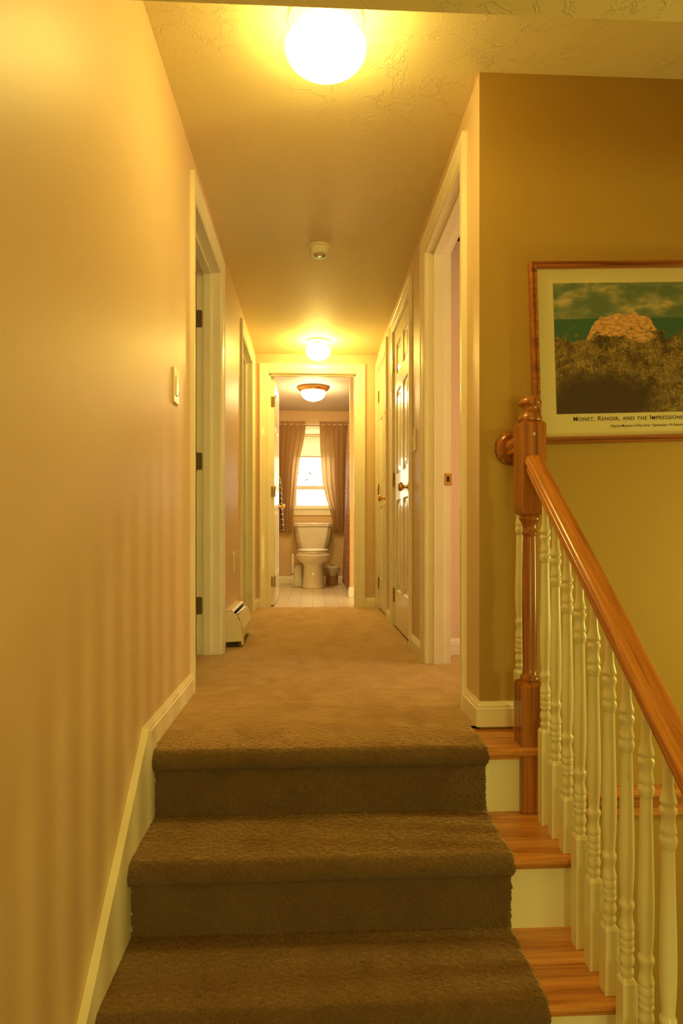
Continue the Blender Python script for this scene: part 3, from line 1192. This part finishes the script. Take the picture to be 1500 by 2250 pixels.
mb = MB()
fr_ring(mb, pw, ph, [(0, -.012), (0, .010), (.003, .014), (.008, .0145), (.0095, .012), (.012, .012), (.0135, .016), (.019, .0175), (.022, .013), (.024, .006), (.024, -.012)])
place(mb).build('frame', M_oakframe, pic)
mb = MB().box(-pw / 2 + .02, pw / 2 - .02, -.004, 0, -ph / 2 + .02, ph / 2 - .02)
place(mb).build('mat_board', M_mat, pic)
# printed area
ax0, ax1 = -pw / 2 + .076, pw / 2 - .076
az1 = ph / 2 - .070
az0 = az1 - .427
mb = MB().add([(ax0, -.0046, az0), (ax1, -.0046, az0), (ax1, -.0046, az1), (ax0, -.0046, az1)], [(0, 1, 2, 3)])
o = place(mb).build('print', M_art, pic)
uvl = o.data.uv_layers.new(name='UVMap')
uvc = {0: (0, 0), 1: (1, 0), 2: (1, 1), 3: (0, 1)}
for li, lp in enumerate(o.data.loops):
    uvl.data[li].uv = uvc[lp.vertex_index]


def caption(name, txt, size, x, z, spacing=1.0, caps=False, shear=0, width=None):
    c = bpy.data.curves.new(name, 'FONT')
    c.body = txt
    c.size = size
    c.align_x = 'LEFT'
    c.space_character = spacing
    c.extrude = .0001
    c.offset = size * .004
    if caps:
        c.small_caps_scale = .82
        for i, ch in enumerate(txt):
            c.body_format[i].use_small_caps = True
    c.shear = shear
    c.materials.append(M_ink)
    ob = bpy.data.objects.new(name, c)
    COL.objects.link(ob)
    bpy.context.view_layer.update()
    wd = ob.dimensions.x
    s = width / wd if width else 1
    M = Matrix.Translation(L0) @ ROT @ Matrix.Translation((x, -.0048, z)) @ Matrix.Rotation(PI / 2, 4, 'X') @ Matrix.Scale(s, 4)
    # bake the curve into a mesh so the lettering is real flat ink
    dg = bpy.context.evaluated_depsgraph_get()
    me = bpy.data.meshes.new_from_object(ob.evaluated_get(dg))
    me.transform(M)
    bpy.data.objects.remove(ob)
    me.materials.clear()
    me.materials.append(M_ink)
    o2 = bpy.data.objects.new(name, me)
    COL.objects.link(o2)
    o2.parent = pic
    o2.matrix_parent_inverse = parent_world(pic).inverted()
    return o2


caption('title_lettering', 'Monet, Renoir, and the Impressionist Landscape', .0165, ax0 + .054, az0 - .024, 1.12, True, width=.500)
caption('venue_lettering', 'Virginia Museum of Fine Arts \u2022 September 19\u2013December', .011, ax0 + .176, az0 - .046, 1.0, False, .3, width=.26)


# ------------------------------------------------------------------ ceiling lights
def globe_light(x, y, r, hu, hl, mat, label, zc):
    t = thing('ceiling_light', (x, y, CEIL), label, 'ceiling light', 'round glass globe lights on the hall ceiling')
    rb = r * .93
    pan = [(0, CEIL), (rb, CEIL), (rb, CEIL - .010), (rb * .97, CEIL - .016), (rb * .93, CEIL - .018), (rb * .90, CEIL - .026), (rb * .86, CEIL - .030),
           (rb * .80, zc + hu * .55), (0, zc + hu * .55)]
    MB().lathe(pan, 56, (x, y, 0)).build('ceiling_pan', M_trim, t, smooth=True)
    pr = [(0, zc + hu)]
    for i in range(1, 13):
        a = PI / 2 - PI / 2 * i / 12
        pr.append((r * math.cos(a), zc + hu * math.sin(a)))
    for i in range(1, 17):
        a = -PI / 2 * i / 16
        pr.append((r * math.cos(a) if i < 16 else 0, zc + hl * math.sin(a)))
    MB().lathe(pr, 56, (x, y, 0)).build('glass_globe', mat, t, smooth='all')
    for k in range(3):
        a = math.radians(35 + 120 * k)
        MB().lathe([(0, 0), (.004, 0), (.004, .012), (0, .013)], 10, (x + rb * .86 * math.cos(a), y + rb * .86 * math.sin(a), CEIL - .040), 'z').build('thumb_screw', M_brass, t)
    return t


globe_light(.038, 1.80, .119, .030, .058, M_globe, 'large lit white glass globe on the ceiling above the stair top', 2.048)
globe_light(.042, 4.82, .098, .040, .078, M_globe2, 'smaller lit white globe on the ceiling before the bathroom doorway', 2.062)
# bathroom bowl light
bx, by = .005, 6.42
t = thing('ceiling_light', (bx, by, BCEIL), 'lit glass bowl light with brass rim on the bathroom ceiling', 'ceiling light')
rim = [(0, BCEIL), (.150, BCEIL), (.160, BCEIL - .008), (.162, BCEIL - .018), (.154, BCEIL - .028), (.140, BCEIL - .036), (.132, BCEIL - .046), (.124, BCEIL - .050), (0, BCEIL - .050)]
MB().lathe(rim, 56, (bx, by, 0)).build('brass_rim', M_brass, t, smooth=True)
pr = [(0, BCEIL - .046)] + [(.128 * math.cos(-PI / 2 * i / 14) ** .8 if i < 14 else 0, BCEIL - .048 + .092 * math.sin(-PI / 2 * i / 14)) for i in range(15)]
MB().lathe(pr, 56, (bx, by, 0)).build('glass_bowl', M_globe3, t, smooth='all')
zf = BCEIL - .140
MB().lathe([(0, zf + .004), (.014, zf + .002), (.012, zf - .002), (.005, zf - .005), (.008, zf - .011), (.007, zf - .016), (0, zf - .019)], 20, (bx, by, 0)).build('finial', M_brass, t, smooth=True)

# smoke detector
sx, sy = .036, 3.24
t = thing('smoke_detector', (sx, sy, CEIL), 'small round cream smoke detector on the hall ceiling between the two lights', 'smoke detector')
MB().lathe([(0, CEIL), (.062, CEIL), (.062, CEIL - .005), (.058, CEIL - .008), (0, CEIL - .008)], 40, (sx, sy, 0)).build('base_plate', M_plate, t, smooth=True)
MB().lathe([(0, CEIL - .008), (.048, CEIL - .008), (.050, CEIL - .012), (.0505, CEIL - .040), (.047, CEIL - .044), (.030, CEIL - .045), (.030, CEIL - .041), (0, CEIL - .041)], 40, (sx, sy, 0)).build('body', M_plate, t, smooth=True)
MB().lathe([(.021, CEIL - .0412), (.029, CEIL - .0412), (.029, CEIL - .0422), (.021, CEIL - .0422)], 32, (sx, sy, 0)).build('vent_ring', M_gray, t)
MB().lathe([(0, CEIL - .041), (.018, CEIL - .041), (.018, CEIL - .045), (.015, CEIL - .047), (0, CEIL - .0475)], 32, (sx, sy, 0)).build('test_button', M_plate, t, smooth=True)


# ------------------------------------------------------------------ switches and outlets
def wall_plate(name, fr, label, cat, h=.115, w_=.072, kind='rocker', mat=None):
    """fr(a,b,t): a along the wall, b up, t out"""
    def bxs(mb, a0, a1, b0, b1, t0, t1):
        p = [fr(a, b, t) for b in (b0, b1) for t in (t0, t1) for a in (a0, a1)]
        return mb.add(p, [(0, 2, 3, 1), (4, 5, 7, 6), (0, 1, 5, 4), (2, 6, 7, 3), (0, 4, 6, 2), (1, 3, 7, 5)])
    t = thing(name, fr(0, 0, 0), label, cat)
    bxs(MB(), -w_ / 2, w_ / 2, -h / 2, h / 2, 0, .0065).build('cover_plate', M_plate, t, bevel=.003, segs=3)
    if kind == 'rocker':
        bxs(MB(), -.0165, .0165, -.033, .033, .0065, .0095).build('rocker', M_plate, t, bevel=.001)
        bxs(MB(), .019, .024, -.028, -.014, .0065, .0100).build('dimmer_slide', M_gray, t)
    elif kind == 'toggle':
        bxs(MB(), -.005, .005, -.006, .012, .0065, .016).build('toggle', M_plate, t, bevel=.001)
    else:
        for b in (.020, -.020):
            rc = bxs(MB(), -.016, .016, b - .013, b + .013, .0065, .0085).build('receptacle', M_plate, t, bevel=.002)
            for a in (-.006, .006):
                bxs(MB(), a - .001, a + .001, b - .003, b + .005, .0085, .0088).build('slot', M_dark, rc)
    for b in (-.048, .048) if kind == 'rocker' else ((-.03, .03) if kind == 'toggle' else (0,)):
        bxs(MB(), -.003, .003, b - .003, b + .003, .0065, .0072).build('screw', M_plate, t, bevel=.001)
    return t


wall_plate('light_switch', lambda a, b, t: (XL + t, 2.168 + a, 1.141 + b), 'cream rocker switch plate on the left wall before the first doorway', 'light switch', .122)
wall_plate('light_switch', lambda a, b, t: (XR - t, 3.245 + a, 1.122 + b), 'cream toggle switch plate on the right wall beside the near closet door', 'light switch', .112, kind='toggle')
wall_plate('wall_outlet', lambda a, b, t: (XL + t, 3.74 + a, .452 + b), 'cream outlet plate on the left wall above the baseboard heater', 'outlet', .125, kind='outlet')
wall_plate('wall_outlet', lambda a, b, t: (XR - t, 4.315 + a, .43 + b), 'cream outlet plate on the right wall between the two closed doors', 'outlet', .115, kind='outlet')

# ------------------------------------------------------------------ baseboard heater
HY0, HY1 = 3.395, 3.88
ht_ = thing('baseboard_heater', (XL, (HY0 + HY1) / 2, 0), 'short cream baseboard heater with open top slot on the left wall', 'heater')


def hx(pr, y):
    return [(XL + a, y, z) for a, z in pr]


capp = [(0, .030), (0, .200), (.034, .200), (.048, .190), (.068, .168), (.084, .135), (.092, .100), (.095, .065), (.090, .034)]
for y0, y1 in ((HY0, HY0 + .012), (HY1 - .012, HY1)):
    MB().loft([hx(capp, y0), hx(capp, y1)]).build('end_cap', M_metalwhite, ht_, bevel=.002)
# small skirt step on the near end cap
MB().loft([hx([(.086, .010), (.086, .07), (.098, .07), (.098, .016)], HY0 + .012), hx([(.086, .010), (.086, .07), (.098, .07), (.098, .016)], HY0 + .05)]).build('corner_clip', M_metalwhite, ht_, bevel=.001)
topc = [(0, .203), (.034, .203), (.044, .196), (.044, .192)]
MB().grid([hx(topc, HY0 + .008), hx(topc, HY1 - .008)]).build('top_cover', M_metalwhite, ht_, solid=.003)
front = [(.066, .172), (.070, .172), (.080, .152), (.092, .112), (.096, .100), (.096, .068), (.0965, .050)]
MB().grid([hx(front, HY0 + .014), hx(front, HY1 - .014)]).build('front_cover', M_metalwhite, ht_, solid=.003)
MB().grid([hx([(.050, .176), (.064, .158)], HY0 + .014), hx([(.054, .178), (.069, .166)], HY1 - .014)]).build('damper', M_chrome, ht_, solid=.002)
MB().box(XL + .003, XL + .080, HY0 + .012, HY1 - .012, .035, .130).build('fin_element', M_dark, ht_)
MB().box(XL, XL + .004, HY0 + .012, HY1 - .012, .03, .196).build('back_plate', M_fin, ht_)
for y in (HY0 + .02, HY1 - .05):
    MB().box(XL + .012, XL + .070, y, y + .02, 0, .036).build('foot', M_dark, ht_)


# ------------------------------------------------------------------ bathroom things
def sup(cx, cy, z, rx, ry, n=40, e=2.0, front=None):
    out = []
    for i in range(n):
        a = 2 * PI * i / n
        c, s = math.cos(a), math.sin(a)
        x = rx * math.copysign(abs(c) ** (2 / e), c)
        ry_ = ry if s > 0 or front is None else front
        y = ry_ * math.copysign(abs(s) ** (2 / e), s)
        out.append((cx + x, cy + y, z))
    return out


TCX = .003
toi = thing('toilet', (TCX, 7.2, 0), 'cream porcelain toilet with closed lid below the bathroom window', 'toilet')
# pedestal and bowl, one porcelain body
rg = []
for z_, w_, fr_, bk in ((-.001, .125, .168, .20), (.012, .127, .170, .20), (.04, .120, .162, .20), (.15, .113, .152, .19), (.24, .107, .148, .19), (.27, .112, .155, .20),
                        (.29, .132, .178, .21), (.312, .165, .205, .22), (.340, .190, .232, .24), (.362, .198, .246, .26), (.384, .194, .247, .26), (.396, .186, .242, .26), (.400, .176, .235, .25)):
    rg.append(sup(TCX, 7.10, z_, w_, bk, e=2.2, front=fr_))
MB().loft(rg).build('bowl', M_porc, toi, smooth='all')
rg = [sup(TCX, 7.10, .400, .176, .20, e=2.2, front=.245), sup(TCX, 7.10, .404, .180, .20, e=2.2, front=.25), sup(TCX, 7.10, .416, .180, .20, e=2.2, front=.25), sup(TCX, 7.10, .420, .174, .20, e=2.2, front=.245)]
MB().loft(rg).build('seat', M_seat, toi, smooth=True)
rg = [sup(TCX, 7.10, .423, .176, .20, e=2.3, front=.248), sup(TCX, 7.10, .427, .180, .20, e=2.3, front=.252), sup(TCX, 7.10, .438, .178, .20, e=2.3, front=.25), sup(TCX, 7.10, .446, .165, .19, e=2.3, front=.235), sup(TCX, 7.10, .450, .12, .15, e=2.3, front=.18)]
MB().loft(rg).build('lid', M_seat, toi, smooth='all')
# tank with a flat tapering front and canted sides
def tank_ring(z, wh, fw, yf, yb, cant):
    return [(TCX - wh, yb, z), (TCX - wh, yf + cant, z), (TCX - fw, yf, z), (TCX + fw, yf, z), (TCX + wh, yf + cant, z), (TCX + wh, yb, z)]


rg = [tank_ring(.415, .150, .125, 7.46, 7.64, .05), tank_ring(.445, .175, .135, 7.44, 7.645, .05), tank_ring(.52, .196, .150, 7.425, 7.65, .052), tank_ring(.62, .212, .166, 7.415, 7.65, .052), tank_ring(.705, .222, .178, 7.41, 7.65, .05)]
MB().loft(rg).build('tank', M_porc, toi, smooth=True, bevel=.012, segs=3, angle=30)
rg = [tank_ring(.705, .228, .186, 7.400, 7.655, .048), tank_ring(.742, .232, .190, 7.396, 7.655, .048), tank_ring(.752, .226, .186, 7.402, 7.652, .048)]
MB().loft(rg).build('tank_lid', M_porc, toi, smooth=True, bevel=.005, segs=3, angle=30)
o = MB().lathe([(0, 0), (.016, 0), (.017, .004), (.010, .012), (0, .013)], 20, (TCX - .19, 7.418, .655), 'y', -1).build('flush_lever', M_chrome, toi, smooth=True)
tb = MB()
tb.loft([sup(TCX, 7.39, .36, .13, .10, e=3), sup(TCX, 7.46, .418, .14, .13, e=3)])
tb.build('tank_shelf', M_porc, toi, smooth=True)
o['label'] = 'small chrome flush lever'

# brush in its holder, left of the toilet
bx0, by0 = -.175, 7.25
hold = thing('brush_holder', (bx0, by0, 0), 'tall cream toilet brush holder standing left of the toilet', 'brush holder')
rg = [sup(bx0, by0, 0, .062, .055, 28, 3), sup(bx0, by0, .012, .062, .055, 28, 3), sup(bx0, by0, .19, .048, .045, 28, 2.6), sup(bx0 + .006, by0, .235, .040, .04, 28, 2.4), sup(bx0 + .010, by0, .252, .024, .03, 28, 2.2)]
MB().loft(rg).build('cup', M_white, hold, smooth='all')
br = thing('toilet_brush', (bx0 - .045, by0 - .02, .02), 'slim cream toilet brush handle rising beside its holder', 'toilet brush')
hp = [(0, .0), (.010, .001), (.0105, .05), (.0085, .16), (.010, .22), (.0145, .27), (.0150, .31), (.0125, .345), (.006, .365), (0, .368)]
MB().lathe(hp, 20, (bx0 - .060, by0 - .045, .02)).build('handle', M_white, br, smooth='all')
MB().lathe([(0, 0), (.014, .002), (.014, .012), (0, .014)], 16, (bx0 - .060, by0 - .045, .006)).build('handle_foot', M_white, br, smooth=True)
MB().lathe([(0, .125), (.0125, .125), (.0125, .135), (0, .135)], 16, (bx0 - .060, by0 - .045, .02)).build('collar', M_dark, br)

# wastebasket with liner
wx, wy = .232, 7.42
bn = thing('wastebasket', (wx, wy, 0), 'round brown wastebasket with clear bag over its rim, right of the toilet', 'wastebasket')
MB().lathe([(0, 0), (.066, 0), (.069, .004), (.080, .20), (.083, .21), (.079, .21), (.066, .01), (0, .01)], 36, (wx, wy, 0)).build('bin', M_bin, bn, smooth=True)
mlin, ns, ls, bs = newmat('clear_bag_plastic')
bs.inputs['Base Color'].default_value = (.80, .70, .56, 1)
bs.inputs['Roughness'].default_value = .25
bs.inputs['Alpha'].default_value = .55
bump(ns, ls, nz(ns, ls, texco(ns, ls), 40, 3), bs, .6, .004)
rows = []
for j in range(12):
    t_ = j / 11
    row = []
    for i in range(61):
        a = 2 * PI * (i % 60) / 60
        rr = .089 + .010 * math.sin(PI * t_) + .006 * noise.noise(Vector((math.cos(a) * 4, math.sin(a) * 4, t_ * 3)))
        z = .125 + .115 * t_ + .018 * noise.noise(Vector((math.cos(a) * 2.2, math.sin(a) * 2.2, 5))) * (1.2 if t_ < .5 else 1)
        if t_ > .8:
            rr -= (t_ - .8) * .05
        row.append((wx + rr * math.cos(a), wy + rr * math.sin(a), z))
    rows.append(row)
MB().grid(rows).build('bag_liner', mlin, bn, smooth='all')

# curtains
rod = thing('curtain_rod', (0, YB - .05, 1.965), 'cream curtain rod across the bathroom window', 'curtain rod')
MB().lathe([(0, -.44), (.009, -.44), (.009, .46), (0, .46)], 16, (0, YB - .05, 1.972), 'x').build('rod', M_trim, rod, smooth=True)
for x in (-.43, .45):
    MB().box(x - .006, x + .006, YB - .05, YB, 1.965, 1.98).build('bracket', M_trim, rod)


def curtain(name, label, xo, inner, ztop, zbot, folds, ph):
    """xo(t): outer x; inner(t): inner x; t 0 top .. 1 bottom"""
    rows = []
    nu, nv = 90, 60
    for j in range(nv + 1):
        t_ = j / nv
        z = ztop + (zbot - ztop) * t_
        a, b = xo(t_), inner(t_)
        row = []
        for i in range(nu + 1):
            u = i / nu
            x = a + (b - a) * u
            amp = (.006 + .016 * min(1, t_ * 3)) * (1 - .75 * u ** 1.5)
            y = YB - .060 + amp * math.sin(2 * PI * folds * u + ph) + .004 * math.sin(2 * PI * folds * 2.3 * u + ph * 2)
            if t_ < .06:
                y += .004 * math.sin(u * 130) - .0
            if .05 < t_ < .09:
                y += .003 * math.sin(u * 150)
            zz = z + (.006 * math.sin(2 * PI * folds * u * 1.7) if j == 0 else 0)
            row.append((x, y, zz))
        rows.append(row)
    o = MB().grid(rows).build(name, M_curtain, smooth='all')
    tag(o, label, 'curtain', 'pair of tan curtains at the bathroom window')
    return o


def lerp_pts(pts):
    def f(t):
        for (t0, x0), (t1, x1) in zip(pts, pts[1:]):
            if t <= t1:
                return x0 + (x1 - x0) * (t - t0) / (t1 - t0)
        return pts[-1][1]
    return f


curtain('curtain', 'tan curtain panel on the left side of the bathroom window', lambda t: -.425,
        lerp_pts([(0, -.088), (.1, -.095), (.2, -.118), (.3, -.150), (.4, -.172), (.5, -.188), (.7, -.215), (.85, -.238), (1, -.248)]), 2.008, .640, 4.5, .6)
curtain('curtain', 'tan curtain panel on the right side of the bathroom window, light shining through', lerp_pts([(0, .405), (.5, .392), (1, .385)]),
        lerp_pts([(0, .082), (.2, .090), (.4, .104), (.55, .120), (.7, .165), (.8, .215), (.9, .242), (1, .250)]), 2.008, .640, 4.5, 2.2)
# roller shade
sh = thing('roller_shade', (0, YB + .02, 1.84), 'cream roller shade drawn a little way down the bathroom window', 'roller shade')
MB().lathe([(0, WX0 + .004), (.014, WX0 + .004), (.014, WX1 - .004), (0, WX1 - .004)], 18, (0, YB + .015, 1.842), 'x').build('roller', M_trim, sh, smooth=True)
MB().add([(WX0 + .008, YB + .013, 1.585), (WX1 - .008, YB + .013, 1.585), (WX1 - .008, YB + .013, 1.832), (WX0 + .008, YB + .013, 1.832)], [(0, 1, 2, 3)]).build('shade_cloth', M_shade, sh)
MB().box(WX0 + .008, WX1 - .008, YB + .009, YB + .017, 1.572, 1.588).build('hem_bar', M_shade, sh, bevel=.002)

# shower curtain along the tub
rows = []
for j in range(41):
    t_ = j / 40
    z = 1.93 + (.045 - 1.93) * t_
    row = []
    for i in range(91):
        u = i / 90
        y = 6.15 + 1.10 * u
        x = .415 - .050 * t_ ** 1.2 * (.35 + .65 * u) + (.010 + .012 * t_) * math.sin(2 * PI * 8 * u + 1)
        row.append((x, y, z))
    rows.append(row)
o = MB().grid(rows).build('shower_curtain', M_shower, smooth='all', solid=.0012)
tag(o, 'dark brown patterned shower curtain at the right of the bathroom', 'shower curtain')
o = MB().lathe([(0, 6.11), (.011, 6.11), (.011, YB), (0, YB)], 16, (.415, 0, 1.945), 'y').build('shower_rod', M_chrome, smooth=True)
tag(o, 'chrome rod carrying the brown shower curtain', 'shower rod')

# towel bar and towel on the left bath wall behind the open door
tbr = thing('towel_bar', (-.48, 6.55, 1.22), 'towel bar on the left bathroom wall beyond the open door', 'towel bar')
MB().lathe([(0, 6.32), (.008, 6.32), (.008, 6.74), (0, 6.74)], 14, (-.365, 0, 1.215), 'y').build('bar', M_chrome, tbr, smooth=True)
for y in (6.31, 6.75):
    MB().box(-.48, -.355, y - .01, y + .01, 1.205, 1.225).build('bracket', M_chrome, tbr, bevel=.003)
rows, uvs = [], []
nv, nu = 60, 24
pth = []
for i in range(25):
    t_ = i / 24
    pth.append((-.350 + .030 * t_ ** .7 + .003 * math.sin(t_ * 9), 1.212 - .56 * t_))
pth = [(-.384, .72), (-.381, 1.0), (-.377, 1.212)] + [(-.365 + .0125 * math.cos(math.radians(a)), 1.215 + .0125 * math.sin(math.radians(a))) for a in (150, 110, 70, 30)] + pth
for q, (x, z) in enumerate(pth):
    rows.append([(x + (.010 * math.sin(i * .7 + .4) * min(1, max(0, (q - 6) / 12))), 6.36 + .34 * i / nu + .0 * z, z + (.010 * math.sin(i * .9) if q == len(pth) - 1 else 0)) for i in range(nu + 1)])
tw = MB().grid(rows)
o = tw.build('towel', M_towel, smooth='all', solid=.006)
tag(o, 'dark checked towel with pale lines hanging beyond the open bathroom door', 'towel')
uvl = o.data.uv_layers.new(name='UVMap')
for li, lp in enumerate(o.data.loops):
    c = o.data.vertices[lp.vertex_index].co
    uvl.data[li].uv = (c.y, c.z)

# ------------------------------------------------------------------ outside the bathroom window: pale foliage
mb = MB()
rnd = random.Random(3)
for cx, cy, cz, n, sp_ in ((-.62, 13.5, .95, 26, .16), (-.45, 13.2, 1.75, 34, .20), (.35, 13.8, .55, 20, .16)):
    for i in range(n):
        a = rnd.uniform(0, 2 * PI)
        b = rnd.uniform(-.6, .9)
        p = Vector((cx + rnd.gauss(0, sp_), cy + rnd.gauss(0, .2), cz + rnd.gauss(0, sp_ * .7)))
        d = Vector((math.cos(a), .3 * math.sin(a), b)).normalized() * rnd.uniform(.05, .11)
        s_ = d.cross(Vector((0, 1, .2))).normalized() * d.length * .22
        mb.add([p - d, p + s_, p + d, p - s_], [(0, 1, 2, 3)])
mb.add([(-.9, 13.6, -1.0), (-.86, 13.6, -1.0), (-.5, 13.4, 1.8), (-.52, 13.4, 1.8)], [(0, 1, 2, 3)])
o = mb.build('tree_foliage', M_leaf, solid=.004, kind='stuff')
tag(o, 'sparse green leaves seen faintly through the bright bathroom window', 'foliage')
struct('ground', MB().box(-12, 12, 7.9, 30, -1.3, -1.2), plain('pale_ground', (.5, .5, .4), .9))
